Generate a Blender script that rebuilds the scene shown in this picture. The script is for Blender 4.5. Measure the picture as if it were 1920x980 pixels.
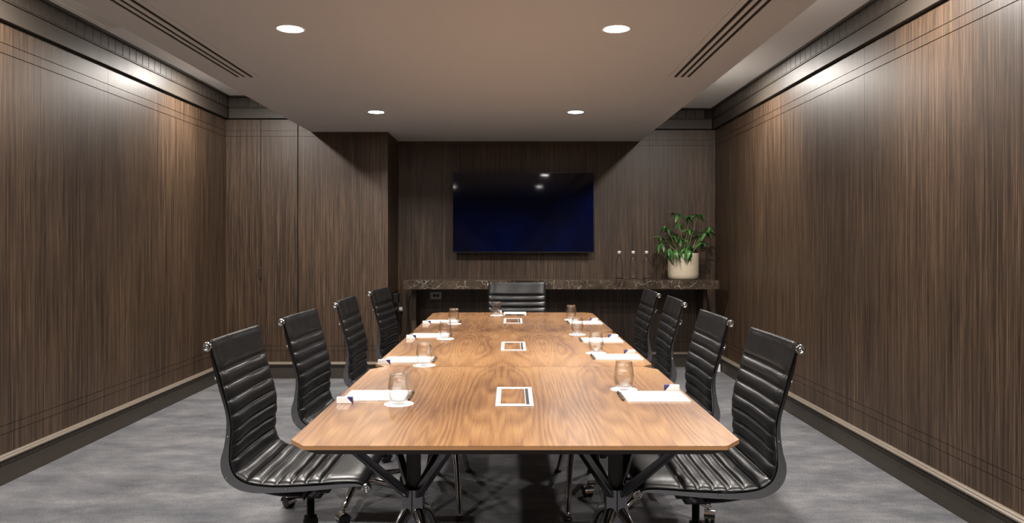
import bpy, bmesh, math, random
from mathutils import Vector, Matrix
random.seed(7)
for o in list(bpy.data.objects):
    bpy.data.objects.remove(o)
S = bpy.context.scene
COL = S.collection
PI = math.pi

# ------------------------------------------------------------- camera
cd = bpy.data.cameras.new('camera')
cam = bpy.data.objects.new('camera', cd); COL.objects.link(cam)
cam.location = (0, 0, 1.25); cam.rotation_euler = (PI / 2, 0, 0)
cd.sensor_width = 36; cd.lens = 1425 / 1920 * 36
cd.shift_x = 1 / 1920; cd.shift_y = -34 / 1920
cd.clip_start = 0.05
S.camera = cam
# ------------------------------------------------------------- world, exposure
w = bpy.data.worlds.new('world'); S.world = w; w.use_nodes = True
w.node_tree.nodes['Background'].inputs[0].default_value = (0.0, 0.0, 0.0, 1)
w.node_tree.nodes['Background'].inputs[1].default_value = 0.0
S.view_settings.view_transform = 'Standard'
S.view_settings.look = 'None'
S.view_settings.gamma = 1
S.view_settings.use_curve_mapping = False
S.view_settings.exposure = 0.12
LAMP_W = 27.0            # soffit downlights
STRIP_W = 30.0           # downlights in the high side strips
LAMP_COL = (1.0, 0.93, 0.86)

# ------------------------------------------------------------- room numbers
XL, XR = -2.66, 2.075
YB, YL, YN = 7.71, 7.06, -2.2       # back wall, its nearer left part, wall behind the camera
XS = -1.16                          # return between the two
ZC, ZS = 2.61, 2.283                # high ceiling, soffit
SL, SR = -1.862, 1.302              # soffit sides
TZ = 0.725                          # table top

# ============================================================= materials
def new_mat(name):
    m = bpy.data.materials.new(name); m.use_nodes = True
    nt = m.node_tree; b = nt.nodes['Principled BSDF']
    return m, nt, b
def setp(b, **k):
    names = {'color': 'Base Color', 'rough': 'Roughness', 'metal': 'Metallic', 'spec': 'Specular IOR Level',
             'coat': 'Coat Weight', 'coatr': 'Coat Roughness', 'trans': 'Transmission Weight', 'ior': 'IOR', 'sheen': 'Sheen Weight'}
    for a, v in k.items():
        if a == 'color': v = (*v, 1)
        b.inputs[names[a]].default_value = v
def plain(name, color, rough=0.5, metal=0.0, bump=0.0, bscale=200, var=0.0, **k):
    m, nt, b = new_mat(name); setp(b, color=color, rough=rough, metal=metal, **k)
    N = nt.nodes; L = nt.links
    tc = N.new('ShaderNodeTexCoord'); n = N.new('ShaderNodeTexNoise'); n.inputs['Scale'].default_value = bscale
    L.new(tc.outputs['Object'], n.inputs['Vector'])
    if bump:
        bp = N.new('ShaderNodeBump'); bp.inputs['Strength'].default_value = bump; bp.inputs['Distance'].default_value = 0.002
        L.new(n.outputs['Fac'], bp.inputs['Height']); L.new(bp.outputs[0], b.inputs['Normal'])
    r = N.new('ShaderNodeMapRange'); r.inputs['To Min'].default_value = max(0.0, rough - .05 - var); r.inputs['To Max'].default_value = rough + .05 + var
    n2 = N.new('ShaderNodeTexNoise'); n2.inputs['Scale'].default_value = 9
    L.new(tc.outputs['Object'], n2.inputs['Vector']); L.new(n2.outputs['Fac'], r.inputs['Value']); L.new(r.outputs[0], b.inputs['Roughness'])
    return m
def ramp(nt, stops):
    r = nt.nodes.new('ShaderNodeValToRGB')
    e = r.color_ramp.elements
    while len(e) < len(stops): e.new(0.5)
    for i, (p, c) in enumerate(stops):
        e[i].position = p; e[i].color = (*c, 1)
    return r
def math_node(nt, op, a=None, b=None):
    n = nt.nodes.new('ShaderNodeMath'); n.operation = op
    for i, v in enumerate((a, b)):
        if v is None: continue
        if isinstance(v, (int, float)): n.inputs[i].default_value = v
        else: nt.links.new(v, n.inputs[i])
    return n.outputs[0]

def wall_wood():
    """vertical straight-grained dark veneer"""
    m, nt, b = new_mat('dark_veneer'); N = nt.nodes; L = nt.links
    g = N.new('ShaderNodeNewGeometry'); sx = N.new('ShaderNodeSeparateXYZ'); L.new(g.outputs['Position'], sx.inputs[0])
    h = math_node(nt, 'ADD', sx.outputs[0], sx.outputs[1])
    oi = N.new('ShaderNodeObjectInfo'); off = math_node(nt, 'MULTIPLY', oi.outputs['Random'], 37.0)
    h = math_node(nt, 'ADD', h, off)
    # slow wander of the grain with height
    def tex(sh, sz, detail, seed):
        c = N.new('ShaderNodeCombineXYZ')
        L.new(math_node(nt, 'MULTIPLY', h, sh), c.inputs[0]); L.new(math_node(nt, 'MULTIPLY', sx.outputs[2], sz), c.inputs[1])
        c.inputs[2].default_value = seed
        n = N.new('ShaderNodeTexNoise'); n.inputs['Scale'].default_value = 1; n.inputs['Detail'].default_value = detail
        n.inputs['Roughness'].default_value = 0.65
        L.new(c.outputs[0], n.inputs['Vector']); return n.outputs['Fac']
    fine = tex(270, 1.8, 2.0, 1.3); mid = tex(115, 1.1, 3, 5.1); broad = tex(4, 0.3, 1, 9.7); dash = tex(330, 8, 2, 3.3)
    v = math_node(nt, 'ADD', math_node(nt, 'MULTIPLY', fine, 0.46), math_node(nt, 'MULTIPLY', mid, 0.27))
    v = math_node(nt, 'ADD', v, math_node(nt, 'MULTIPLY', broad, 0.07))
    v = math_node(nt, 'ADD', v, math_node(nt, 'MULTIPLY', dash, 0.20))
    r = ramp(nt, [(0.36, (0.007, 0.0043, 0.003)), (0.46, (0.030, 0.0180, 0.0108)), (0.54, (0.080, 0.0485, 0.0285)), (0.65, (0.172, 0.108, 0.063))])
    L.new(v, r.inputs[0]); L.new(r.outputs[0], b.inputs['Base Color'])
    rr = N.new('ShaderNodeMapRange'); rr.inputs['To Min'].default_value = 0.36; rr.inputs['To Max'].default_value = 0.56
    L.new(v, rr.inputs['Value']); L.new(rr.outputs[0], b.inputs['Roughness'])
    bp = N.new('ShaderNodeBump'); bp.inputs['Strength'].default_value = 0.12; bp.inputs['Distance'].default_value = 0.001
    L.new(v, bp.inputs['Height']); L.new(bp.outputs[0], b.inputs['Normal'])
    setp(b, spec=0.5)
    return m

def walnut():
    """book-matched figured walnut; contour lines of a stretched noise field"""
    m, nt, b = new_mat('figured_walnut'); N = nt.nodes; L = nt.links
    tc = N.new('ShaderNodeTexCoord'); sx = N.new('ShaderNodeSeparateXYZ'); L.new(tc.outputs['Object'], sx.inputs[0])
    oi = N.new('ShaderNodeObjectInfo')
    pp = N.new('ShaderNodeMath'); pp.operation = 'PINGPONG'; pp.inputs[1].default_value = 0.20
    L.new(math_node(nt, 'ADD', sx.outputs[0], 0.05), pp.inputs[0])
    u = pp.outputs[0]
    def field(su, sv, seed, detail, dist=0.0):
        c = N.new('ShaderNodeCombineXYZ')
        L.new(math_node(nt, 'MULTIPLY', u, su), c.inputs[0]); L.new(math_node(nt, 'MULTIPLY', sx.outputs[1], sv), c.inputs[1])
        L.new(math_node(nt, 'ADD', math_node(nt, 'MULTIPLY', oi.outputs['Random'], 11.0), seed), c.inputs[2])
        n = N.new('ShaderNodeTexNoise'); n.inputs['Scale'].default_value = 1; n.inputs['Detail'].default_value = detail
        n.inputs['Distortion'].default_value = dist
        L.new(c.outputs[0], n.inputs['Vector']); return n.outputs['Fac']
    base = field(6.5, 0.85, 2.0, 1.0, 0.15)
    # contour: cathedral figure
    cv = math_node(nt, 'ADD', math_node(nt, 'MULTIPLY', base, 17.0), math_node(nt, 'MULTIPLY', u, 13.0))
    fr = math_node(nt, 'FRACT', cv)
    tri = math_node(nt, 'ABSOLUTE', math_node(nt, 'SUBTRACT', fr, 0.5))
    band = math_node(nt, 'MULTIPLY', tri, 2.0)
    fib = field(240, 7, 7.7, 3)
    bro = field(5, 1.3, 4.1, 2)
    v = math_node(nt, 'ADD', math_node(nt, 'MULTIPLY', band, 0.14), math_node(nt, 'MULTIPLY', fib, 0.34))
    v = math_node(nt, 'ADD', v, math_node(nt, 'MULTIPLY', bro, 0.62))
    r = ramp(nt, [(0.33, (0.125, 0.052, 0.022)), (0.46, (0.215, 0.100, 0.041)), (0.58, (0.320, 0.160, 0.063)), (0.73, (0.43, 0.235, 0.098))])
    L.new(v, r.inputs[0]); L.new(r.outputs[0], b.inputs['Base Color'])
    setp(b, rough=0.36, spec=0.55, coat=0.6, coatr=0.07)
    return m

def carpet():
    m, nt, b = new_mat('mottled_carpet'); N = nt.nodes; L = nt.links
    tc = N.new('ShaderNodeTexCoord')
    mp = N.new('ShaderNodeMapping'); mp.inputs['Scale'].default_value = (2.0, 3.6, 1); L.new(tc.outputs['Object'], mp.inputs[0])
    n1 = N.new('ShaderNodeTexNoise'); n1.inputs['Scale'].default_value = 1.3; n1.inputs['Detail'].default_value = 9; n1.inputs['Roughness'].default_value = 0.72
    L.new(mp.outputs[0], n1.inputs['Vector'])
    mp3 = N.new('ShaderNodeMapping'); mp3.inputs['Scale'].default_value = (110, 240, 1); L.new(tc.outputs['Object'], mp3.inputs[0])
    n2 = N.new('ShaderNodeTexNoise'); n2.inputs['Scale'].default_value = 1; n2.inputs['Detail'].default_value = 3
    L.new(mp3.outputs[0], n2.inputs['Vector'])
    v = math_node(nt, 'ADD', math_node(nt, 'MULTIPLY', n1.outputs['Fac'], 0.60), math_node(nt, 'MULTIPLY', n2.outputs['Fac'], 0.40))
    r = ramp(nt, [(0.35, (0.038, 0.042, 0.051)), (0.46, (0.088, 0.092, 0.104)), (0.55, (0.150, 0.152, 0.160)), (0.66, (0.255, 0.250, 0.247))])
    L.new(v, r.inputs[0]); L.new(r.outputs[0], b.inputs['Base Color'])
    bp = N.new('ShaderNodeBump'); bp.inputs['Strength'].default_value = 0.6; bp.inputs['Distance'].default_value = 0.004
    L.new(n2.outputs['Fac'], bp.inputs['Height']); L.new(bp.outputs[0], b.inputs['Normal'])
    setp(b, rough=0.95, spec=0.15, sheen=0.2)
    return m

def marble():
    m, nt, b = new_mat('dark_emperador_marble'); N = nt.nodes; L = nt.links
    tc = N.new('ShaderNodeTexCoord')
    nz = N.new('ShaderNodeTexNoise'); nz.inputs['Scale'].default_value = 5; nz.inputs['Detail'].default_value = 6
    L.new(tc.outputs['Object'], nz.inputs['Vector'])
    mix = N.new('ShaderNodeMixRGB'); mix.blend_type = 'ADD'; mix.inputs[0].default_value = 0.22
    L.new(tc.outputs['Object'], mix.inputs[1]); L.new(nz.outputs['Color'], mix.inputs[2])
    def vein(scale, w0):
        vo = N.new('ShaderNodeTexVoronoi'); vo.feature = 'DISTANCE_TO_EDGE'; vo.inputs['Scale'].default_value = scale
        L.new(mix.outputs[0], vo.inputs['Vector'])
        r = N.new('ShaderNodeMapRange'); r.inputs['From Min'].default_value = 0; r.inputs['From Max'].default_value = w0
        r.inputs['To Min'].default_value = 1; r.inputs['To Max'].default_value = 0
        L.new(vo.outputs['Distance'], r.inputs['Value']); return r.outputs[0]
    a = vein(6.5, 0.014); c = vein(15, 0.018)
    n3 = N.new('ShaderNodeTexNoise'); n3.inputs['Scale'].default_value = 7; n3.inputs['Detail'].default_value = 4
    L.new(tc.outputs['Object'], n3.inputs['Vector'])
    msk = N.new('ShaderNodeMapRange'); msk.inputs['From Min'].default_value = 0.40; msk.inputs['From Max'].default_value = 0.66
    L.new(n3.outputs['Fac'], msk.inputs['Value'])
    vv = math_node(nt, 'MULTIPLY', math_node(nt, 'MAXIMUM', a, math_node(nt, 'MULTIPLY', c, 0.7)), msk.outputs[0])
    r = ramp(nt, [(0.3, (0.020, 0.015, 0.011)), (0.7, (0.085, 0.062, 0.045))]); L.new(nz.outputs['Fac'], r.inputs[0])
    mx = N.new('ShaderNodeMixRGB'); L.new(vv, mx.inputs[0]); L.new(r.outputs[0], mx.inputs[1]); mx.inputs[2].default_value = (0.62, 0.54, 0.45, 1)
    L.new(mx.outputs[0], b.inputs['Base Color']); setp(b, rough=0.16, spec=0.5)
    return m

def thin_glass(name, tint=(0.994, 0.996, 0.996), ior=1.5, rim=0.90, body=0.17):
    """thin-walled clear glass: fresnel reflection over see-through, walls dense at grazing angles"""
    m = bpy.data.materials.new(name); m.use_nodes = True; nt = m.node_tree; N = nt.nodes; L = nt.links
    N.clear()
    out = N.new('ShaderNodeOutputMaterial'); t = N.new('ShaderNodeBsdfTransparent'); g = N.new('ShaderNodeBsdfGlossy')
    g.inputs['Roughness'].default_value = 0.02
    fl = N.new('ShaderNodeLayerWeight'); fl.inputs['Blend'].default_value = 0.5
    fp = math_node(nt, 'POWER', fl.outputs['Facing'], 4.0); fx = math_node(nt, 'ADD', math_node(nt, 'MULTIPLY', fp, 0.9), ((ior - 1) / (ior + 1)) ** 2)
    lw = N.new('ShaderNodeLayerWeight'); lw.inputs['Blend'].default_value = 0.18
    cr = N.new('ShaderNodeMixRGB'); cr.inputs[1].default_value = (*tint, 1); cr.inputs[2].default_value = (rim, rim, rim, 1)
    L.new(lw.outputs['Facing'], cr.inputs[0]); L.new(cr.outputs[0], t.inputs['Color'])
    mx = N.new('ShaderNodeMixShader'); L.new(fx, mx.inputs[0]); L.new(t.outputs[0], mx.inputs[1]); L.new(g.outputs[0], mx.inputs[2])
    gl = N.new('ShaderNodeBsdfGlass'); gl.inputs['Roughness'].default_value = 0.0; gl.inputs['IOR'].default_value = 1.45
    mg = N.new('ShaderNodeMixShader'); mg.inputs[0].default_value = body; L.new(mx.outputs[0], mg.inputs[1]); L.new(gl.outputs[0], mg.inputs[2])
    L.new(mg.outputs[0], out.inputs['Surface'])
    return m

def emit(name, color, s):
    m = bpy.data.materials.new(name); m.use_nodes = True; nt = m.node_tree; nt.nodes.clear()
    o = nt.nodes.new('ShaderNodeOutputMaterial'); e = nt.nodes.new('ShaderNodeEmission')
    e.inputs[0].default_value = (*color, 1); e.inputs[1].default_value = s
    nt.links.new(e.outputs[0], o.inputs[0]); return m

def leaf_mat():
    m, nt, b = new_mat('glossy_leaf'); N = nt.nodes; L = nt.links
    tc = N.new('ShaderNodeTexCoord'); oi = N.new('ShaderNodeObjectInfo')
    sx = N.new('ShaderNodeSeparateXYZ'); L.new(tc.outputs['Object'], sx.inputs[0])
    vein = math_node(nt, 'ABSOLUTE', sx.outputs[1])
    mr = N.new('ShaderNodeMapRange'); mr.inputs['From Max'].default_value = 0.0022; mr.inputs['To Min'].default_value = 1; mr.inputs['To Max'].default_value = 0
    L.new(vein, mr.inputs['Value'])
    r = ramp(nt, [(0.0, (0.016, 0.065, 0.016)), (0.6, (0.040, 0.140, 0.032)), (1.0, (0.085, 0.23, 0.05))]); L.new(oi.outputs['Random'], r.inputs[0])
    mx = N.new('ShaderNodeMixRGB'); L.new(math_node(nt, 'MULTIPLY', mr.outputs[0], 0.7), mx.inputs[0]); L.new(r.outputs[0], mx.inputs[1]); mx.inputs[2].default_value = (0.16, 0.30, 0.08, 1)
    L.new(mx.outputs[0], b.inputs['Base Color']); setp(b, rough=0.32, spec=0.5)
    return m

M = dict(
    wood=wall_wood(), walnut=walnut(), carpet=carpet(), marble=marble(),
    gap=plain('shadow_gap', (0.010, 0.008, 0.007), 0.8),
    trim=plain('satin_dark_trim', (0.046, 0.037, 0.029), 0.52, bump=0.05, bscale=60),
    trim_cap=plain('bronze_trim_cap', (0.21, 0.175, 0.14), 0.38),
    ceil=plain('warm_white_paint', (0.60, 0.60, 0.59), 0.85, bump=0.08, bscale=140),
    nearwall=plain('painted_wall', (0.50, 0.44, 0.39), 0.8, bump=0.05),
    edge=plain('walnut_edge', (0.36, 0.19, 0.085), 0.45),
    black=plain('black_plastic', (0.012, 0.012, 0.013), 0.45),
    bevel=plain('dark_underside', (0.030, 0.022, 0.017), 0.6),
    leather=plain('black_leather', (0.0075, 0.0082, 0.009), 0.34, bump=0.10, bscale=420, spec=0.6),
    chrome=plain('polished_aluminium', (0.58, 0.57, 0.56), 0.14, 1.0),
    frame=plain('chrome_side_rail', (0.28, 0.28, 0.29), 0.14, 1.0),
    darkmetal=plain('dark_reflective_metal', (0.20, 0.20, 0.215), 0.22, 1.0),
    postmat=plain('dark_brown_post', (0.022, 0.014, 0.012), 0.4),
    silver=plain('satin_silver', (0.72, 0.71, 0.70), 0.35, 0.25),
    white=plain('white_paper', (0.88, 0.88, 0.88), 0.7, bump=0.02),
    blue=plain('navy_print', (0.035, 0.030, 0.16), 0.5),
    tvblack=plain('tv_bezel', (0.006, 0.006, 0.008), 0.3),
    pot=plain('cream_ceramic', (0.55, 0.48, 0.36), 0.75, bump=0.35, bscale=90),
    soil=plain('soil', (0.02, 0.014, 0.01), 0.95, bump=0.8, bscale=70),
    stem=plain('green_stem', (0.16, 0.20, 0.07), 0.6),
    plate=plain('socket_plate', (0.42, 0.36, 0.31), 0.4),
    glass=thin_glass('tumbler_glass'), bottle=thin_glass('bottle_glass', (0.99, 0.995, 0.995), 1.5, 0.9, 0.8),
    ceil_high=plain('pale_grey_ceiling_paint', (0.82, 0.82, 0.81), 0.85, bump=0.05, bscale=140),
    grille=plain('grille_paint', (0.75, 0.73, 0.70), 0.6),
    lamp=emit('downlight_lens', (1.0, 0.95, 0.90), 90.0), leaf=leaf_mat())
# television glass: near-black blue, mirror smooth
_m, _nt, _b = new_mat('tv_screen'); setp(_b, color=(0.0012, 0.0022, 0.012), rough=0.045, spec=0.4)
_n = _nt.nodes.new('ShaderNodeTexNoise'); _n.inputs['Scale'].default_value = 2.2
_r = ramp(_nt, [(0.35, (0.0002, 0.0008, 0.008)), (0.75, (0.0003, 0.0035, 0.040))])
_tc = _nt.nodes.new('ShaderNodeTexCoord'); _nt.links.new(_tc.outputs['Object'], _n.inputs['Vector'])
_nt.links.new(_n.outputs['Fac'], _r.inputs[0]); _nt.links.new(_r.outputs[0], _b.inputs['Base Color']); M['screen'] = _m

# ============================================================= helpers
class MB:
    """collects shapes; build() links them as one mesh object"""
    def __init__(s): s.v = []; s.f = []; s.sm = []
    def add(s, vs, fs, smooth=False):
        n = len(s.v); s.v += [tuple(v) for v in vs]; s.f += [tuple(i + n for i in f) for f in fs]; s.sm += [smooth] * len(fs); return s
    def box(s, x0, x1, y0, y1, z0, z1):
        return s.add([(x0, y0, z0), (x1, y0, z0), (x1, y1, z0), (x0, y1, z0), (x0, y0, z1), (x1, y0, z1), (x1, y1, z1), (x0, y1, z1)],
                     [(3, 2, 1, 0), (4, 5, 6, 7), (0, 1, 5, 4), (1, 2, 6, 5), (2, 3, 7, 6), (3, 0, 4, 7)])
    def prism(s, poly, z0, z1):
        """polygon (x,y) counter-clockwise, extruded in z"""
        n = len(poly)
        vs = [(x, y, z0) for x, y in poly] + [(x, y, z1) for x, y in poly]
        return s.add(vs, [tuple(range(n - 1, -1, -1)), tuple(range(n, 2 * n))] + [(i, (i + 1) % n, n + (i + 1) % n, n + i) for i in range(n)])
    def lathe(s, prof, c=(0, 0, 0), seg=32, axis='z', smooth=True, closed=False):
        vs = []; fs = []
        for r, h in prof:
            for k in range(seg):
                a = 2 * PI * k / seg; x, y = r * math.cos(a), r * math.sin(a)
                p = (x, y, h) if axis == 'z' else ((x, h, y) if axis == 'y' else (h, x, y))
                vs.append((p[0] + c[0], p[1] + c[1], p[2] + c[2]))
        m = len(prof)
        for i in range(m if closed else m - 1):
            j = (i + 1) % m
            for k in range(seg):
                k2 = (k + 1) % seg
                q = (i * seg + k, i * seg + k2, j * seg + k2, j * seg + k)
                fs.append(q if axis != 'y' else q[::-1])
        if not closed:
            if prof[0][0] > 1e-6: fs.append(tuple(range(seg))[::-1])
            if prof[-1][0] > 1e-6: fs.append(tuple((m - 1) * seg + k for k in range(seg)))
        return s.add(vs, fs, smooth)
    def tube(s, pts, rad, seg=10, flat=1.0, up=None):
        """swept tube; rad may be a list; flat scales the second axis"""
        pts = [Vector(p) for p in pts]; n = len(pts)
        if not isinstance(rad, (list, tuple)): rad = [rad] * n
        vs = []; prev = None
        for i, p in enumerate(pts):
            t = (pts[min(i + 1, n - 1)] - pts[max(i - 1, 0)]).normalized()
            if prev is None:
                a = Vector(up) if up else (Vector((0, 0, 1)) if abs(t.z) < 0.9 else Vector((1, 0, 0)))
            else: a = prev
            a = (a - t * a.dot(t)).normalized(); prev = a; b = t.cross(a)
            for k in range(seg):
                th = 2 * PI * k / seg
                vs.append(p + a * (rad[i] * math.cos(th)) + b * (rad[i] * flat * math.sin(th)))
        fs = [(i * seg + k, i * seg + (k + 1) % seg, (i + 1) * seg + (k + 1) % seg, (i + 1) * seg + k) for i in range(n - 1) for k in range(seg)]
        fs += [tuple(range(seg))[::-1], tuple((n - 1) * seg + k for k in range(seg))]
        return s.add(vs, fs, True)
    def build(s, name, mat, parent=None, bevel=0.0, loc=None, **kw):
        me = bpy.data.meshes.new(name); me.from_pydata(s.v, [], s.f); me.validate()
        bm = bmesh.new(); bm.from_mesh(me)
        bmesh.ops.remove_doubles(bm, verts=bm.verts, dist=1e-6)
        bmesh.ops.recalc_face_normals(bm, faces=bm.faces)
        bm.to_mesh(me); bm.free()
        if len(me.polygons) == len(s.sm):
            for p, q in zip(me.polygons, s.sm): p.use_smooth = q
        elif any(s.sm):
            for p in me.polygons: p.use_smooth = True
        me.materials.append(mat)
        o = bpy.data.objects.new(name, me); COL.objects.link(o)
        if parent: o.parent = parent
        if loc: o.location = loc
        if bevel:
            b = o.modifiers.new('bevel', 'BEVEL'); b.width = bevel; b.segments = 2; b.limit_method = 'ANGLE'
        for k, v in kw.items(): o[k] = v
        return o
def box(name, mat, x0, x1, y0, y1, z0, z1, parent=None, bevel=0.0, **kw):
    return MB().box(x0, x1, y0, y1, z0, z1).build(name, mat, parent, bevel, **kw)
def empty(name, loc, rz=0, label=None, cat=None, group=None):
    o = bpy.data.objects.new(name, None); COL.objects.link(o); o.location = loc; o.rotation_euler = (0, 0, rz); o.empty_display_size = 0.1
    if label: o['label'] = label
    if cat: o['category'] = cat
    if group: o['group'] = group
    return o
def inst(name, src, parent=None, loc=(0, 0, 0), rot=(0, 0, 0), **kw):
    o = src.copy(); o.name = name; COL.objects.link(o); o.parent = parent; o.location = loc; o.rotation_euler = rot
    for k, v in kw.items(): o[k] = v
    return o
def copy_tree(o, parent=None):
    c = o.copy(); COL.objects.link(c); c.parent = parent
    for ch in list(o.children): copy_tree(ch, c)
    return c
def tag(o, label, cat, group=None):
    o['label'] = label; o['category'] = cat
    if group: o['group'] = group
    return o
def spline(pts, n):
    """Catmull-Rom through points, n samples per span"""
    P = [Vector(p) for p in pts]; P = [P[0] * 2 - P[1]] + P + [P[-1] * 2 - P[-2]]
    out = []
    for i in range(1, len(P) - 2):
        for k in range(n):
            t = k / n; a, b, c, d = P[i - 1:i + 3]
            out.append(0.5 * ((2 * b) + (c - a) * t + (2 * a - 5 * b + 4 * c - d) * t * t + (3 * b - a - 3 * c + d) * t ** 3))
    out.append(P[-2].copy()); return out

# ============================================================= room shell
def struct(o): o['kind'] = 'structure'; return o
struct(box('floor', M['carpet'], XL - .15, XR + .15, YN - .15, YB + .15, -0.06, 0))
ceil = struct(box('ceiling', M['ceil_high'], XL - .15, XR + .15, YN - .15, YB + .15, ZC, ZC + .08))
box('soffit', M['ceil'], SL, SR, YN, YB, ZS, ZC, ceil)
struct(box('wall_near', M['nearwall'], XL - .15, XR + .15, YN - .12, YN, 0, ZC))

PZ = [0.15, 0.2535, 0.257, 0.2975, 0.301, 2.2375, 2.242, 2.291, 2.295, 2.396]   # panel strips between the fine grooves
def panel_mesh(wd, name='panel', parent=None, th=0.012):
    """one panel, lies in local x = 0..wd, proud towards local -y"""
    b = MB(); g = 0.0010
    b.box(g, wd - g, -0.007, 0, PZ[0], PZ[-1])
    for i in range(0, 10, 2):
        b.box(g, wd - g, -th, -0.006, PZ[i], PZ[i + 1])
    return b.build(name, M['wood'], parent)
def paneled_wall(name, origin, rz, length, seams, extra_th=0.1, skip=()):
    """backing slab plus panels; local x runs along the wall, room side is local -y"""
    o = MB().box(0, length, 0.0, extra_th, 0, ZC).build(name, M['gap'], None); o.location = origin; o.rotation_euler = (0, 0, rz); struct(o)
    for i in range(len(seams) - 1):
        if i in skip: continue
        p = panel_mesh(seams[i + 1] - seams[i], 'panel', o); p.location = (seams[i], 0, 0)
    return o
def seams_from(length, marks, pitch):
    """extend the measured seam marks to both wall ends"""
    m = sorted(marks)
    while m[0] - pitch > 0.1: m.insert(0, m[0] - pitch)
    while m[-1] + pitch < length - 0.1: m.append(m[-1] + pitch)
    return [0] + m + [length]
# left wall: local x runs towards the back wall; room side +X  -> local -y must face +X: rotate +90deg gives local x -> +Y, local -y -> +X
LL = YL - YN
wl = paneled_wall('wall_left', (XL, YN, 0), PI / 2, LL, seams_from(LL, [y - YN for y in (4.278, 4.988, 5.69, 6.40)], 0.71))
# right wall: local x runs towards the camera (rz = -90deg: x -> -Y, -y -> -X)
LR = YB - YN
wr = paneled_wall('wall_right', (XR, YB, 0), -PI / 2, LR, seams_from(LR, [YB - y for y in (5.815, 5.13, 4.445)], 0.686))
# back wall, right (deeper) part
wb = paneled_wall('wall_back', (XS, YB, 0), 0, XR - XS, [0, .46, 1.16, 1.86, 2.558, XR - XS])
# nearer left part of the back wall with the concealed double door
DX0, DX1, DX2 = XL + .004, -2.324, -1.985
wc = MB().box(XL, XS, YL + .001, YB + .1, 0, ZC).build('wall_back_left', M['gap']); struct(wc)
p = panel_mesh(XS - (DX2 + .008), 'panel', wc); p.location = (DX2 + .008, YL + .001, 0)
rp = panel_mesh(YB - YL - .002, 'panel', wc); rp.location = (XS + .0005, YL + .001, 0); rp.rotation_euler = (0, 0, PI / 2)
box('corner_post', M['wood'], XS - .001, XS + .0125, YL - .011, YL + .001, .15, 2.396, wc)
door = empty('door_1', (0, 0, 0)); door['kind'] = 'structure'
for a, b_ in ((DX0, DX1 - .002), (DX1 + .002, DX2)):
    lf = panel_mesh(b_ - a, 'leaf', door); lf.location = (a, YL + .0005, 0)
hz = 1.25 - (511 - 456) * YL / 1425
hb = MB().box(DX1 - .012, DX1 + .006, YL - .024, YL - .012, hz - .052, hz + .052)
hb.box(DX1 - .006, DX1 + .002, YL - .034, YL - .022, hz - .045, hz + .045)
hb.build('handle', M['chrome'], door, 0.002, label='small vertical chrome door pull')

# cornices and baseboards --------------------------------------------------
dsrc = MB().box(0, .0868, -.014, 0.0, 2.5105, 2.5945).build('dentil_src', M['trim'], None, 0.0015)
fl_cache = {}
def cornice(name, origin, rz, length):
    e = MB()
    e.box(0, length, -.040, 0, 2.405, 2.499)          # lower fascia
    e.box(0, length, -.046, 0, 2.5015, 2.5095)        # bead
    e.box(0, length, -.070, 0, 2.5965, ZC)             # crown strip
    o = e.build(name, M['trim'], None, 0.0015); o.location = origin; o.rotation_euler = (0, 0, rz); struct(o)
    box('frieze_ground', M['gap'], 0, length, -.034, 0, 2.499, 2.597, o)
    n = int(length / .0914) + 1
    for i in range(n):
        if .0914 * i + .0885 > length: break
        inst('dentil', dsrc, o, (.0914 * i, -.033, 0))
    return o
def baseboard(name, origin, rz, length):
    e = MB()
    e.box(0, length, -.030, 0, 0, .094)
    e.box(0, length, -.024, 0, .094, .128)
    o = e.build(name, M['trim'], None, 0.001); o.location = origin; o.rotation_euler = (0, 0, rz); struct(o)
    c = MB(); prof = [(0, .127), (-.036, .127), (-.041, .131), (-.041, .138), (-.036, .142), (-.030, .143), (-.030, .147), (-.024, .152), (0, .152)]
    n = len(prof); vs = [(0, y, z) for y, z in prof] + [(length, y, z) for y, z in prof]
    c.add(vs, [tuple(range(n)), tuple(range(2 * n - 1, n - 1, -1))] + [(i, n + i, n + (i + 1) % n, (i + 1) % n) for i in range(n)])
    c.build('cap', M['trim_cap'], o)
    f = MB(); k = 0
    while k * .0125 + .008 < length:
        f.box(k * .0125, k * .0125 + .0075, -.0295, -.023, .099, .124); k += 1
    f.build('fluting', M['trim'], o, kind='stuff')
    return o
cornice('trim_1', (XL, YN, 0), PI / 2, LL)
cornice('trim_2', (XL + .05, YL, 0), 0, XS - XL - .05)
cornice('trim_3', (XR, YB, 0), -PI / 2, LR)
cornice('trim_4', (XS, YB, 0), 0, XR - XS - .05)
bpy.data.objects.remove(dsrc)
baseboard('baseboard_left', (XL, YN, 0), PI / 2, LL)
baseboard('baseboard_back_left', (XL + .03, YL, 0), 0, XS - XL - .03)
baseboard('baseboard_return', (XS, YL, 0), PI / 2, YB - YL)
baseboard('baseboard_right', (XR, YB, 0), -PI / 2, LR)
baseboard('baseboard_back', (XS + .03, YB, 0), 0, XR - XS - .06)

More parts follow.
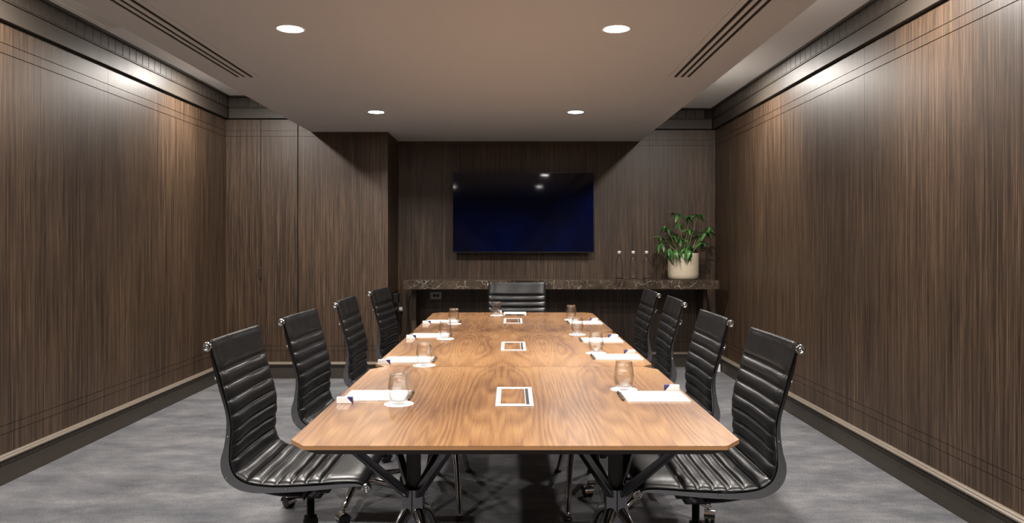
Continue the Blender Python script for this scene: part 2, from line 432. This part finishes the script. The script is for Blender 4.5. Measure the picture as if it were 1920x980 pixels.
# ============================================================= ceiling fixtures
def downlight_proto():
    root = empty('downlight', (0, 0, 0))
    b = MB().lathe([(.058, 0), (.0585, -.002), (.066, -.004), (.072, -.002), (.073, 0)], seg=40); b.build('trim_ring', M['white'], root)
    MB().lathe([(.0001, -.0015), (.058, -.0015), (.058, -.0005), (.0001, -.0005)], seg=40, smooth=False).build('lens', M['lamp'], root)
    return root
dl = downlight_proto(); dl_kids = list(dl.children)
rows = [5.98, 3.66, 1.34]
rname = {5.98: 'nearest the television wall', 3.66: 'over the near half of the table', 1.34: 'above the camera end'}
def lamp_at(x, y, z, W, label, group, r=.055, spread=PI):
    o = copy_tree(dl)
    o.location = (x, y, z); tag(o, label, 'light', group)
    ld = bpy.data.lights.new('downlight_lamp', 'AREA'); ld.shape = 'DISK'; ld.size = r * 2; ld.energy = W; ld.color = LAMP_COL; ld.spread = spread
    lo = bpy.data.objects.new('downlight_lamp', ld); COL.objects.link(lo); lo.parent = o; lo.location = (0, 0, -.006)
for y in rows:
    for x, side in ((-1.065, 'left'), (.505, 'right')):
        lamp_at(x, y, ZS, LAMP_W, 'round downlight in the lowered ceiling, %s row, %s' % (side, rname[y]), 'downlights in the lowered ceiling', spread=math.radians(145))
    for x, side in ((-2.25, 'left'), (1.62, 'right')):
        lamp_at(x, y, ZC, STRIP_W, 'round downlight in the high ceiling strip, %s side, %s' % (side, rname[y]), 'downlights in the side strips')

for k_ in dl_kids + [dl]: bpy.data.objects.remove(k_)

def slot_diffuser(x0, x1, slots, y0, y1, label):
    r = empty('slot_diffuser', ((x0 + x1) / 2, (y0 + y1) / 2, ZS)); tag(r, label, 'air vent', 'slot diffusers in the lowered ceiling')
    cx, cy = r.location.x, r.location.y
    box('backing', M['gap'], slots[0] - .014 - cx, slots[-1] + .014 - cx, y0 + .006 - cy, y1 - .006 - cy, -.0015, 0, r)
    f = MB(); h = (y1 - y0) / 2
    f.box(x0 - cx, slots[0] - .011 - cx, -h, h, -.0045, 0); f.box(slots[-1] + .011 - cx, x1 - cx, -h, h, -.0045, 0)
    f.box(slots[0] - .011 - cx, slots[-1] + .011 - cx, h - .008, h, -.0045, 0); f.box(slots[0] - .011 - cx, slots[-1] + .011 - cx, -h, -h + .008, -.0045, 0)
    f.build('frame', M['ceil'], r)
    for a, b_ in zip(slots[:-1], slots[1:]):
        MB().box(a + .010 - cx, b_ - .010 - cx, -h + .008, h - .008, -.006, -.001).build('blade', M['ceil'], r)
    return r
slot_diffuser(-1.725, -1.565, (-1.690, -1.652, -1.608), 1.2, 4.72, 'long three-slot linear air diffuser set in the ceiling along its left edge')
slot_diffuser(.970, 1.124, (1.014, 1.053, 1.092), 1.2, 4.72, 'long three-slot linear air diffuser set in the ceiling along its right edge')
g = empty('return_air_grille', (-2.30, 3.9, ZC)); tag(g, 'pale louvred return air grille on the high ceiling above the left wall', 'air vent')
box('backing', M['gap'], -.235, .235, -.86, .86, -.002, 0, g)
fb = MB(); fb.box(-.26, .26, .86, .89, -.008, 0); fb.box(-.26, .26, -.89, -.86, -.008, 0); fb.box(-.26, -.235, -.86, .86, -.008, 0); fb.box(.235, .26, -.86, .86, -.008, 0)
fb.build('frame', M['grille'], g)
bl = MB().box(-.0032, .0032, -.86, .86, -.006, -.002).build('louvre', M['grille'], g); bl.location = (-.225, 0, 0)
for i in range(1, 31): inst('louvre', bl, g, (-.225 + i * .015, 0, 0))

# ============================================================= table
TW, TL, CH, TX = 0.600, 1.27, 0.05, 0.010
def oct_poly(hw, hl, c):
    return [(-hw + c, -hl), (hw - c, -hl), (hw, -hl + c * 1.3), (hw, hl - c * 1.3), (hw - c, hl), (-hw + c, hl), (-hw, hl - c * 1.3), (-hw, -hl + c * 1.3)]
def bar(p0, p1, w0, w1, t0, t1, up=(0, 0, 1)):
    """tapering flat bar between two points"""
    p0, p1 = Vector(p0), Vector(p1); d = (p1 - p0).normalized(); a = Vector(up); a = (a - d * a.dot(d)).normalized(); b = d.cross(a)
    vs = []
    for p, w_, t in ((p0, w0, t0), (p1, w1, t1)):
        vs += [p - b * w_ / 2 - a * t / 2, p + b * w_ / 2 - a * t / 2, p + b * w_ / 2 + a * t / 2, p - b * w_ / 2 + a * t / 2]
    return vs, [(0, 1, 2, 3), (7, 6, 5, 4), (0, 4, 5, 1), (1, 5, 6, 2), (2, 6, 7, 3), (3, 7, 4, 0)]
def make_table():
    r = empty('conference_table', (0, 0, 0)); hw, hl = TW, TL / 2 - .0012
    t = MB().prism(oct_poly(hw, hl, CH), -.002, 0); tt = t.build('tabletop', M['walnut'], r, loc=(0, 0, TZ))
    MB().prism(oct_poly(hw, hl, CH), TZ - .011, TZ - .002).build('edge_band', M['edge'], r)
    a = oct_poly(hw - .001, hl - .0005, CH); b = oct_poly(hw - .03, hl - .03, CH)
    n = 8; vs = [(x, y, TZ - .011) for x, y in a] + [(x, y, TZ - .030) for x, y in b]
    MB().add(vs, [tuple(range(8)), tuple(range(15, 7, -1))] + [(i, 8 + i, 8 + (i + 1) % 8, (i + 1) % 8) for i in range(8)]).build('underside', M['bevel'], r)
    # recessed cable box: frame, flap with wood inlay, brush strip
    cb = MB(); X0, X1, Y0, Y1 = -.0625, .0625, -.16, .16
    cb.box(X0, X0 + .014, Y0, Y1, 0, .003).box(X1 - .014, X1, Y0, Y1, 0, .003).box(X0 + .014, X1 - .014, Y1 - .026, Y1, 0, .003).box(X0 + .014, X1 - .014, Y0, Y0 + .022, 0, .003)
    c = cb.build('cable_box', M['silver'], r, 0.001, loc=(0, 0, TZ)); c['label'] = 'silver framed cable access box with wood inlaid flap'
    MB().box(X0 + .014, X1 - .024, Y0 + .022, Y1 - .026, 0, .0012).build('flap', M['silver'], c)
    MB().box(X0 + .017, X1 - .027, Y0 + .040, Y1 - .032, .0012, .0022).build('inlay', M['walnut'], c)
    MB().box(X1 - .024, X1 - .014, Y0 + .024, Y1 - .030, 0, .0028).build('brush_strip', M['black'], c)
    # two pedestals
    for sx in (-1, 1):
        node = MB(); hx = .034
        node.prism([(-hx, -.035), (-.001, -.045), (-.001, .045), (-hx, .035)], .36, .445)
        node.prism([(.001, -.045), (hx, -.035), (hx, .035), (.001, .045)], .36, .445)
        node.prism([(-.02, -.02), (.02, -.02), (.02, .02), (-.02, .02)], .32, .37)
        pd = node.build('pedestal', M['darkmetal'], r, 0.002); pd.location = (sx * .335, -.08, 0)
        for ax in (-1, 1):
            for ay in (-1, 1):
                base = Vector((ax * .016, ay * .025, .425)); tip = Vector((ax * .175, ay * .35, TZ - .026))
                vs, fs = bar(base, tip, .024, .020, .028, .020); MB().add(vs, fs).build('arm', M['darkmetal'], pd, 0.004)
                pts = spline([(ax * .012, ay * .018, .375), (ax * .040, ay * .085, .33), (ax * .065, ay * .18, .20), (ax * .082, ay * .29, .075), (ax * .09, ay * .36, .014)], 5)
                MB().tube([tuple(p) for p in pts], [.020, .020, .019, .019, .018, .018, .017, .017, .016, .016, .015, .015, .014, .014, .014, .013, .013, .013, .013, .013, .013], 10).build('leg', M['chrome'], pd)
                MB().lathe([(.018, 0), (.020, .003), (.018, .013), (.008, .016)], c=(ax * .09, ay * .365, 0), seg=16).build('foot', M['black'], pd)
        pp = MB().prism([(-.022, -.02), (.022, -.02), (.022, .02), (-.022, .02)], .445, TZ - .028)
        pp.build('post', M['postmat'], pd)
    return r
tbl = make_table(); tn = ['walnut table section with chamfered corners nearest the camera', 'middle walnut table section between the near and far sections', 'walnut table section at the far end below the television']
for i in range(3):
    o = tbl if i == 0 else copy_tree(tbl)
    o.location = (TX, 1.97 + TL / 2 + i * TL, 0); tag(o, tn[i], 'table', 'walnut conference table sections')

# ============================================================= chairs
U0 = 0.29
SP = [(.004, .912), (.014, .868), (.030, .815), (.052, .736), (.074, .655), (.080, .598), (.076, .54), (.076, .485), (.094, .442), (.135, .417), (.20, .407), (.27, .406), (.386, .412), (.47, .418), (.520, .417), (.546, .405)]
FO = [(-.004, .905), (.004, .862), (.014, .815), (.036, .735), (.058, .655), (.060, .60), (.052, .54), (.040, .49), (.048, .440), (.085, .400), (.15, .380), (.27, .381), (.386, .390), (.47, .398), (.52, .402), (.546, .398)]
def make_chair():
    root = empty('office_chair', (0, 0, 0))
    sp = [Vector((p.x - U0, p.z)) for p in spline([(a, 0, b) for a, b in SP], 14)]
    fo = [Vector((p.x - U0, p.z)) for p in spline([(a, 0, b) for a, b in FO], 14)]
    # arc-length table of the sling
    L_ = [0]
    for i in range(1, len(sp)): L_.append(L_[-1] + (sp[i] - sp[i - 1]).length)
    tot = L_[-1]
    def at(s):
        s = min(max(s, 0), tot - 1e-6); i = 0
        while L_[i + 1] < s: i += 1
        t = (s - L_[i]) / max(1e-9, L_[i + 1] - L_[i]); p = sp[i].lerp(sp[i + 1], t)
        j0, j1 = max(i - 3, 0), min(i + 4, len(sp) - 1); d = (sp[j1] - sp[j0]).normalized()
        return p, Vector((-d.y, d.x))      # normal towards the sitter
    ribs = [0.0, .115]; pitch = .052
    while ribs[-1] + pitch < tot - .11: ribs.append(ribs[-1] + pitch)
    ribs.append(tot)
    split = min(ribs, key=lambda s: abs(s - .555))
    W = .247; NY = 22
    def cushion(name, segs):
        rows = []
        for a, b in segs:
            n = 16 if b - a > .08 else 9
            for k in range(n):
                f = k / (n - 1) if (a, b) == segs[-1] else k / n
                rows.append((a + f * (b - a), f, b - a))
        front = []; back = []
        for s, f, ln in rows:
            p, nn = at(s)
            h = (max(0, 1 - (2 * f - 1) ** 2)) ** 0.42
            if ln > .08:
                e = min(f, 1 - f) * ln / .026
                h = 1 if e >= 1 else (1 - (1 - e) ** 2) ** .5
                if s < .03 or s > tot - .03: h = max(h, .8)
            backness = max(0, 1 - s / .58)
            fr = []; bk = []
            for j in range(NY + 1):
                q = -1 + 2 * j / NY; y = W * q
                edge = (1 - abs(q) ** 10)
                sag = -.016 * (1 - q * q) * min(1, backness * 1.6 + .35)
                tf = .002 + (.0195 * h) * edge; tb = .003 + .006 * h * edge
                wob = .0012 * math.sin(y * 31 + s * 19) * h
                c = p + nn * (sag + .002 + wob)
                A = c + nn * tf; B = c - nn * tb
                fr.append((A.x, y, A.y)); bk.append((B.x, y, B.y))
            front.append(fr); back.append(bk)
        R = len(rows); n1 = NY + 1; vs = [v for r_ in front for v in r_] + [v for r_ in back for v in r_]; off = R * n1; fs = []
        for i in range(R - 1):
            for j in range(NY):
                fs.append((i * n1 + j, i * n1 + j + 1, (i + 1) * n1 + j + 1, (i + 1) * n1 + j))
                fs.append((off + i * n1 + j, off + (i + 1) * n1 + j, off + (i + 1) * n1 + j + 1, off + i * n1 + j + 1))
            for j in (0, NY):
                fs.append((i * n1 + j, (i + 1) * n1 + j, off + (i + 1) * n1 + j, off + i * n1 + j))
        for j in range(NY):
            fs.append((j, off + j, off + j + 1, j + 1)); e = (R - 1) * n1
            fs.append((e + j, e + j + 1, off + e + j + 1, off + e + j))
        return MB().add(vs, fs, True).build(name, M['leather'], root)
    segs = list(zip(ribs[:-1], ribs[1:]))
    cushion('backrest', [s for s in segs if s[1] <= split + 1e-6]); cushion('seat', [s for s in segs if s[0] >= split - 1e-6])
    n = len(sp)
    def capcyl(x, z, sy, parent):
        y0 = .230 * sy; k = sy
        MB().lathe([(.0168, y0), (.0168, y0 + .022 * k), (.0142, y0 + .0245 * k), (.0105, y0 + .0245 * k), (.0095, y0 + .022 * k), (.0065, y0 + .022 * k), (.0055, y0 + .0245 * k), (.0028, y0 + .0245 * k), (.0022, y0 + .021 * k), (.0001, y0 + .021 * k)], c=(x, 0, z), seg=24, axis='y').build('end_cap', M['chrome'], parent)
    for sy in (-1, 1):
        vs = []; fs = []
        y0, y1 = sy * .233, sy * .245
        for i in range(n):
            d_ = (sp[min(i + 1, n - 1)] - sp[max(i - 1, 0)]).normalized(); a = sp[i] - Vector((-d_.y, d_.x)) * .0055; b = fo[i]
            vs += [(a.x, y0, a.y), (b.x, y0, b.y), (b.x, y1, b.y), (a.x, y1, a.y)]
        for i in range(n - 1):
            for k in range(4):
                fs.append((4 * i + k, 4 * i + (k + 1) % 4, 4 * (i + 1) + (k + 1) % 4, 4 * (i + 1) + k))
        fs += [(0, 1, 2, 3), tuple(4 * (n - 1) + k for k in (3, 2, 1, 0))]
        fr = MB().add(vs, fs).build('side_rail', M['frame'], root, 0.0015)
        capcyl(-.005 - U0, .890, sy, fr); capcyl(.549 - U0, .397, sy, fr)
        for (u, z) in ((.066, .575), (.062, .432), (.27, .392)):
            MB().lathe([(.004, .2505 * sy), (.004, .2535 * sy), (.0001, .2545 * sy)], c=(u - U0, -.0065 * sy, z), seg=10, axis='y').build('screw', M['chrome'], fr)
    # curved back stretcher and seat stretchers
    for nm, ex, ez, bx, bz in (('back_stretcher', .012, .775, -.030, .780),):
        pts = [(ex + (bx - ex) * (1 - abs(q) ** 3) - U0 + .012, q * .236, ez + (bz - ez) * (1 - q * q)) for q in [i / 10 - 1 for i in range(21)]]
        MB().tube(pts, .006, 8, 1.4).build(nm, M['chrome'], root)
    for u in (.17, .38):
        pts = [(u + (.285 - u) * (1 - abs(q) ** 1.2) * .8 - U0, q * .236, .390 - .085 * (1 - abs(q) ** 1.3)) for q in [i / 10 - 1 for i in range(21)]]
        MB().tube(pts, [.010 + .008 * (1 - abs(q)) for q in [i / 10 - 1 for i in range(21)]], 8, 1.3).build('seat_stretcher', M['black'], root)
    mech = MB().box(-.085, .085, -.055, .055, .315, .365).box(-.05, .05, -.04, .04, .29, .32).build('tilt_mechanism', M['black'], root, 0.006)
    MB().tube([(0.02, -.05, .335), (.02, -.14, .335), (.02, -.17, .328)], .005, 8).build('lever', M['chrome'], mech)
    MB().lathe([(.028, .105), (.028, .20), (.024, .205), (.024, .215), (.014, .216), (.014, .30)], seg=20).build('gas_column', M['black'], root)
    hub = MB().lathe([(.0001, .062), (.036, .062), (.040, .075), (.040, .118), (.034, .126), (.0001, .128)], seg=24).build('hub', M['chrome'], root)
    for k in range(5):
        th = math.radians(128 + 72 * k); e = Vector((math.cos(th), math.sin(th), 0)); sd = Vector((-e.y, e.x, 0))
        pts = [e * .03 + Vector((0, 0, .100)), e * .12 + Vector((0, 0, .098)), e * .22 + Vector((0, 0, .084)), e * .325 + Vector((0, 0, .070))]
        lg = MB().tube([tuple(p) for p in pts], [.020, .0165, .014, .011], 10, 1.0).build('leg', M['chrome'], root)
        c = e * .325
        cs = MB(); cs.lathe([(.006, .055), (.006, .066)], c=(c.x, c.y, 0), seg=10)
        cs.build('caster_stem', M['chrome'], lg)
        ww = MB(); ca = th + .6; ax = Vector((math.cos(ca), math.sin(ca), 0))
        for s_ in (-1, 1):
            ctr = c + ax * (.013 * s_) + Vector((0, 0, .0275))
            sub = MB().lathe([(.0001, -.008), (.022, -.008), (.0275, -.005), (.0275, .005), (.022, .008), (.0001, .008)], seg=20, axis='x')
            rot = Matrix.Rotation(ca, 3, 'Z')
            ww.add([rot @ Vector(v) + ctr for v in sub.v], sub.f, True)
        ww.build('caster', M['black'], lg)
        hd = MB(); rot = Matrix.Rotation(ca, 3, 'Z'); vs = []; fs = []
        for i in range(9):
            a = PI * i / 8; rr = .031
            for xx in (-.024, .024): vs.append(rot @ Vector((xx, rr * math.cos(a), rr * math.sin(a))) + c + Vector((0, 0, .0275)))
        fs = [(2 * i, 2 * i + 1, 2 * i + 3, 2 * i + 2) for i in range(8)]
        hd.add(vs, fs, True).build('caster_hood', M['chrome'], lg)
    return root
chair = make_chair(); grp = 'black leather chairs around the conference table'
NTH = ['nearest the camera', 'second from the camera', 'third from the camera', 'farthest from the camera']
spots = [(-1.055, 2.895, 0, 'left', 0), (-1.035, 3.70, -.04, 'left', 1), (-1.02, 4.67, 0, 'left', 2), (-.985, 5.62, -.08, 'left', 3),
         (.976, 2.83, 0, 'right', 0), (.978, 3.66, 0, 'right', 1), (1.015, 4.70, -.03, 'right', 2), (1.008, 5.47, 0, 'right', 3)]
for i, (kx, y, dr, side, n) in enumerate(spots):
    o = chair if i == 0 else copy_tree(chair)
    if side == 'left': o.location = (kx + U0, y, 0); o.rotation_euler = (0, 0, dr)
    else: o.location = (kx - U0, y, 0); o.rotation_euler = (0, 0, PI + dr)
    tag(o, 'black ribbed leather swivel chair on the %s side of the table, %s' % (side, NTH[n]), 'chair', grp)
o = copy_tree(chair); o.location = (.048, 6.55 - U0, 0); o.rotation_euler = (0, 0, -PI / 2)
tag(o, 'black ribbed leather swivel chair at the head of the table below the television', 'chair', grp)

# ============================================================= things on the table
def glass_mesh():
    outer = [(.0001, 0), (.019, .0), (.0225, .0015), (.027, .009), (.0325, .024), (.0355, .040), (.0355, .052), (.0335, .070), (.0305, .086), (.0290, .100)]
    inner = [(.0278, .100), (.0293, .086), (.0323, .070), (.0343, .052), (.0343, .040), (.0312, .025), (.0255, .012), (.016, .008), (.0001, .0075)]
    return MB().lathe(outer + inner, seg=40)
gp = glass_mesh().build('water_glass', M['glass'])
sc = []
for k in range(48):
    a = 2 * PI * k / 48; r_ = .0478 + .0008 * math.cos(a * 12); sc.append((r_ * math.cos(a), r_ * math.sin(a)))
cp = MB().prism(sc, 0, .0012).build('paper_coaster', M['white'])
padp = empty('notepad', (0, 0, 0))
MB().box(-.105, .105, -.0825, .0825, .0, .0012).build('backing_card', M['silver'], padp)
MB().box(-.105, .105, -.0825, .0825, .0012, .0045).build('paper', M['white'], padp)
penp = empty('pen', (0, 0, 0))
MB().lathe([(.0001, -.073), (.0012, -.072), (.0042, -.058), (.0045, -.01)], c=(0, 0, .0046), seg=14, axis='y').build('barrel', M['black'], penp)
MB().lathe([(.0045, -.01), (.0047, -.006), (.0047, .068), (.0036, .072), (.0001, .073)], c=(0, 0, .0046), seg=14, axis='y').build('cap', plain('pen_cap', (.10, .085, .08), .3), penp)
MB().box(-.001, .001, .03, .068, .0090, .0104).build('clip', M['chrome'], penp)
mintp = empty('mint_box', (0, 0, 0))
MB().box(-.026, .026, -.0075, .0075, 0, .020).build('box_body', M['white'], mintp, 0.0012)
# navy printed corner wrapping one end, a triangle on front and top
nb = MB(); yf = -.0079; yb = .0079
nb.prism([(.010, 0), (.0262, 0), (.0262, .0158), (.010, .0158)], 0, .0003)
tri = [(.0265, yf, .0005), (.0265, yf, .0203), (.008, yf, .0203)]; tri2 = [(x, yb, z) for x, _, z in tri]
nb = MB().add(tri + tri2, [(0, 2, 1), (3, 4, 5), (0, 1, 4, 3), (1, 2, 5, 4), (2, 0, 3, 5)])
nb.build('navy_corner', M['blue'], mintp)

side_items = []
def put(proto, used, loc, rz, label, cat, group):
    o = proto if not used.get(proto.name) else copy_tree(proto)
    used[proto.name] = True
    o.location = loc; o.rotation_euler = (0, 0, rz); tag(o, label, cat, group); return o
used = {}
class P: pass
names = {'g': gp, 'c': cp, 'p': padp, 'n': penp, 'm': mintp}
flag = {}
def place(key, x, y, z, rz, label, cat, group):
    pr = names[key]
    o = pr if key not in flag else copy_tree(pr); flag[key] = 1
    o.location = (x, y, z); o.rotation_euler = (0, 0, rz); tag(o, label, cat, group)
data = [('left', 0, (-.368, 2.485), (2.532, 2.698), (-.548, 2.500)), ('left', 1, (-.375, 3.267), (3.332, 3.50), (-.553, 3.30)),
        ('left', 2, (-.364, 4.18), (4.235, 4.40), (-.553, 4.19)), ('left', 3, (-.375, 4.954), (5.01, 5.175), (-.553, 4.955)),
        ('right', 0, (.404, 2.73), (2.515, 2.68), (.573, 2.715)), ('right', 1, (.404, 3.63), (3.416, 3.58), (.561, 3.605)),
        ('right', 2, (.379, 4.375), (4.03, 4.195), (.564, 4.215)), ('right', 3, (.410, 5.217), (4.945, 5.11), (.557, 5.135))]
for side, n, (gx, gy), (py0, py1), (mx, my) in data:
    wh = '%s side of the table, place setting %s' % (side, NTH[n])
    place('c', gx, gy, TZ, random.random(), 'round white paper coaster, ' + wh, 'coaster', 'white paper coasters')
    place('g', gx, gy, TZ + .0013, 0, 'clear stemless water glass, ' + wh, 'glass', 'water glasses')
    sx = -1 if side == 'left' else 1
    place('p', sx * .462 if side == 'left' else .489, (py0 + py1) / 2, TZ, 0, 'blank white notepad, ' + wh, 'notepad', 'white notepads')
    place('n', -.345 if side == 'left' else .374, (py0 + py1) / 2 + (.0 if side == 'left' else .01), TZ, PI, 'dark pen beside the notepad, ' + wh, 'pen', 'dark pens')
    place('m', mx, my, TZ, 0 if side == 'left' else PI, 'small white and navy packet, ' + wh, 'packet', 'white and navy packets')
place('c', -.108, 5.54, TZ, .3, 'round white paper coaster at the head of the table', 'coaster', 'white paper coasters')
place('g', -.108, 5.54, TZ + .0013, 0, 'clear stemless water glass at the head of the table', 'glass', 'water glasses')
place('p', .026, 5.67, TZ, PI / 2, 'blank white notepad turned lengthwise at the head of the table', 'notepad', 'white notepads')
place('n', .026, 5.556, TZ, PI / 2, 'dark pen lying in front of the notepad at the head of the table', 'pen', 'dark pens')
place('m', -.080, 5.69, TZ, PI * .5, 'small white and navy packet behind the glass at the head of the table', 'packet', 'white and navy packets')

# ============================================================= television
tvx, tvz, tw_, th_ = .118, 1.558, 1.412, .802; ty = 7.585
tv = empty('television', (tvx, ty, tvz)); tag(tv, 'large black flat screen television mounted on the back wall', 'television')
# thin bezel
bz = MB(); W2, H2 = tw_ / 2, th_ / 2; e = .006
bz.box(-W2, -W2 + e, 0, .014, -H2, H2).box(W2 - e, W2, 0, .014, -H2, H2).box(-W2 + e, W2 - e, 0, .014, H2 - e, H2).box(-W2 + e, W2 - e, 0, .014, -H2, -H2 + e * 1.8)
bz.build('bezel', M['tvblack'], tv)
MB().box(-W2 + e, W2 - e, .002, .012, -H2 + e * 1.8, H2 - e).build('screen', M['screen'], tv)
MB().box(-W2 + .01, W2 - .01, .012, .03, -H2 + .01, H2 - .01).box(-W2 * .8, W2 * .8, .03, .07, -H2 * .95, H2 * .5).build('rear_housing', M['black'], tv, 0.004)
MB().box(-.3, .3, .07, .1125, -.2, .2).build('wall_bracket', M['darkmetal'], tv)
MB().box(-.02, .02, .004, .02, -H2 - .008, -H2).build('sensor', M['tvblack'], tv)

# ============================================================= marble console
cz = .90; cy0 = 7.15
con = empty('console_shelf', (.47, 7.43, 0)); tag(con, 'long dark brown marble console shelf with white veins along the back wall', 'shelf')
MB().box(-1.485, 1.485, cy0 - 7.43, YB - .013 - 7.43, cz - .026, cz).build('slab_top', M['marble'], con, 0.001)
MB().box(-1.485, 1.485, cy0 - 7.43, cy0 + .02 - 7.43, cz - .082, cz - .0268).box(-1.485, -1.465, cy0 + .02 - 7.43, YB - .013 - 7.43, cz - .082, cz - .0268).box(1.465, 1.485, cy0 + .02 - 7.43, YB - .013 - 7.43, cz - .082, cz - .0268).build('apron', M['marble'], con, 0.001)
for x in (-1.44, 1.40):
    MB().box(x, x + .04, cy0 + .26 - 7.43, YB - .045 - 7.43, 0, cz - .026).build('support_panel', M['wood'], con)

# bottles
def make_bottle():
    r = empty('glass_bottle', (0, 0, 0))
    o_ = [(.0001, 0), (.032, 0), (.035, .004), (.035, .150), (.034, .165), (.028, .190), (.018, .212), (.0135, .225), (.0130, .252), (.0145, .254), (.0145, .260), (.013, .262)]
    i_ = [(.011, .262), (.011, .226), (.0155, .212), (.0255, .190), (.0315, .165), (.0325, .150), (.0325, .022), (.028, .016), (.012, .013), (.0001, .018)]
    MB().lathe(o_ + i_, seg=32).build('bottle_body', M['bottle'], r)
    MB().lathe([(.0001, .2625), (.0150, .2625), (.0158, .250), (.0160, .250), (.0160, .274), (.0145, .277), (.0001, .277)], seg=24).build('cap', M['silver'], r)
    return r
bt = make_bottle()
for i, (x, lab) in enumerate(((1.027, 'clear glass water bottle on the marble shelf, leftmost of three'), (1.160, 'clear glass water bottle on the marble shelf, middle of three'), (1.287, 'clear glass water bottle on the marble shelf, nearest the potted plant'))):
    o = bt if i == 0 else copy_tree(bt)
    o.location = (x, 7.24, cz); tag(o, lab, 'bottle', 'glass bottles on the marble shelf')

# ============================================================= potted plant
px, py = 1.672, 7.40
pl = empty('potted_plant', (px, py, cz)); tag(pl, 'leafy green plant in a cream ceramic pot at the right end of the marble shelf', 'plant')
pr_ = [(.0001, 0), (.115, 0), (.132, .006), (.143, .022), (.1465, .05), (.1465, .252), (.1455, .256), (.1375, .256), (.1365, .252), (.1365, .21), (.0001, .21)]
MB().lathe(pr_, seg=56).build('pot', M['pot'], pl)
MB().lathe([(.0001, .222), (.07, .225), (.136, .216), (.136, .20)], seg=32).build('soil', M['soil'], pl)
def leaf_mesh(L0, W0, droop, fold):
    vs = []; fs = []; n = 9
    for i in range(n + 1):
        t = i / n; x = L0 * t
        wv = W0 * (math.sin(PI * min(1, t ** .85)) ** .8) * (1 - .15 * t) if 0 < i < n else .0006
        z = -droop * L0 * t * t; x = x * (1 - .18 * droop * t)
        for q in (-1, -.5, 0, .5, 1): vs.append((x, wv * q, z + fold * abs(q) * wv + .0006 * math.sin(9 * t * PI) * abs(q)))
    for i in range(n):
        for j in range(4): fs.append((i * 5 + j, i * 5 + j + 1, (i + 1) * 5 + j + 1, (i + 1) * 5 + j))
    b = MB().add(vs, fs, True)
    o = b.build('leaf', M['leaf']); s_ = o.modifiers.new('thick', 'SOLIDIFY'); s_.thickness = .0008
    return o
protos = [leaf_mesh(.135, .019, .35, .40), leaf_mesh(.115, .020, .6, .35), leaf_mesh(.145, .025, .9, .3), leaf_mesh(.095, .015, .25, .5)]
# whorls at the photograph's positions, relative to the pot: (dx, dz above shelf, dy, leaf count, leaf scale, tilt of the stem end)
def rel(pxx, pyy, dy=0): 
    Y = py + dy; return ((pxx - 959) / 1425 * Y - px, dy, 1.25 - (pyy - 456) / 1425 * Y - cz)
wh = [(1271, 400, .02, 8, .85), (1308, 402, .03, 7, .90), (1250, 425, -.02, 7, .9), (1262, 440, .05, 7, .9), (1292, 430, .04, 6, .8), (1240, 455, -.05, 6, .9), (1318, 455, -.02, 6, .85), (1274, 418, -.06, 6, .7), (1326, 434, -.03, 8, 1.0), (1240, 444, .0, 5, .80),
      (1276, 447, -.07, 7, .8), (1308, 442, .06, 5, .8), (1255, 465, -.12, 8, .9), (1285, 465, -.14, 9, 1.0), (1292, 458, -.05, 7, .9), (1268, 470, -.02, 6, .9), (1300, 468, .03, 5, .8), (1268, 468, -.15, 6, .8), (1293, 468, -.16, 6, .8), (1330, 425, .05, 6, .8), (1292, 405, .05, 6, .8)]
for k, (a, b_, dy, nl, sc_) in enumerate(wh):
    tip = Vector(rel(a, b_, dy)); base = Vector((random.uniform(-.03, .03), random.uniform(-.03, .03), .215))
    base.x += tip.x * .12
    mid = base.lerp(tip, .5) + Vector((tip.x * .10, 0, .035 if abs(tip.x) > .08 else .0))
    st = MB().tube([tuple(p) for p in spline([base, mid, tip], 7)], [.0042 - .0002 * i for i in range(15)], 7).build('stem', M['stem'], pl)
    a0 = random.random() * 6
    for j in range(nl):
        th = a0 + j * 2 * PI / nl + random.uniform(-.25, .25)
        low = b_ > 455
        tilt = random.uniform(.10, .75) if not low else random.uniform(.35, 1.15)
        if not low and random.random() < .35: tilt = random.uniform(-.35, .1)
        src = protos[random.choice((0, 1, 2) if low else (0, 0, 1, 3))]
        lo = inst('leaf', src, st, tuple(tip - Vector((0, 0, .002 * j))), (random.uniform(-.35, .35), tilt, th))
        s2 = sc_ * random.uniform(.85, 1.12); lo.scale = (s2, s2, s2)
for p_ in protos: bpy.data.objects.remove(p_)

# ============================================================= small wall things
so = empty('power_socket', (-.765, YB - .0125, .722)); tag(so, 'double power socket plate on the back wall under the marble shelf', 'socket')
MB().box(-.056, .056, -.008, 0, -.037, .037).build('plate', M['plate'], so, 0.002)
for x in (-.014, .020): MB().lathe([(.0001, -.0095), (.013, -.0095), (.015, -.008), (.015, -.007)], c=(x, 0, 0), seg=20, axis='y').build('socket', M['black'], so)
jb = empty('junction_box', (XS + .0125, 7.44, .715)); tag(jb, 'small black box fixed to the dark return wall left of the shelf', 'box')
MB().box(0, .045, -.05, .05, -.045, .045).build('box_body', M['black'], jb, 0.003)
wp = empty('cable_plug', (-1.118, YB - .0125, .585)); tag(wp, 'small white plug on the back wall beneath the black box', 'plug')
MB().box(-.017, .017, -.03, 0, -.02, .02).build('plug_body', M['white'], wp, 0.003)
cbp = spline([(-1.030, 7.60, cz - .09), (-1.045, 7.58, .70), (-1.035, 7.57, .45), (-1.07, 7.55, .25), (-1.10, 7.56, .07), (-1.06, 7.50, .006), (-.85, 7.45, .006)], 8)
cb_ = MB().tube([tuple(p) for p in cbp], .0045, 8).build('power_cable', M['black']); tag(cb_, 'thin black cable hanging down left of the marble shelf', 'cable')
ws = empty('door_stop', (XR - .043, 7.40, 0)); tag(ws, 'small white block standing by the right baseboard near the back corner', 'block')
MB().box(-.026, 0, -.012, .012, 0, .075).build('block_body', M['white'], ws, 0.002)
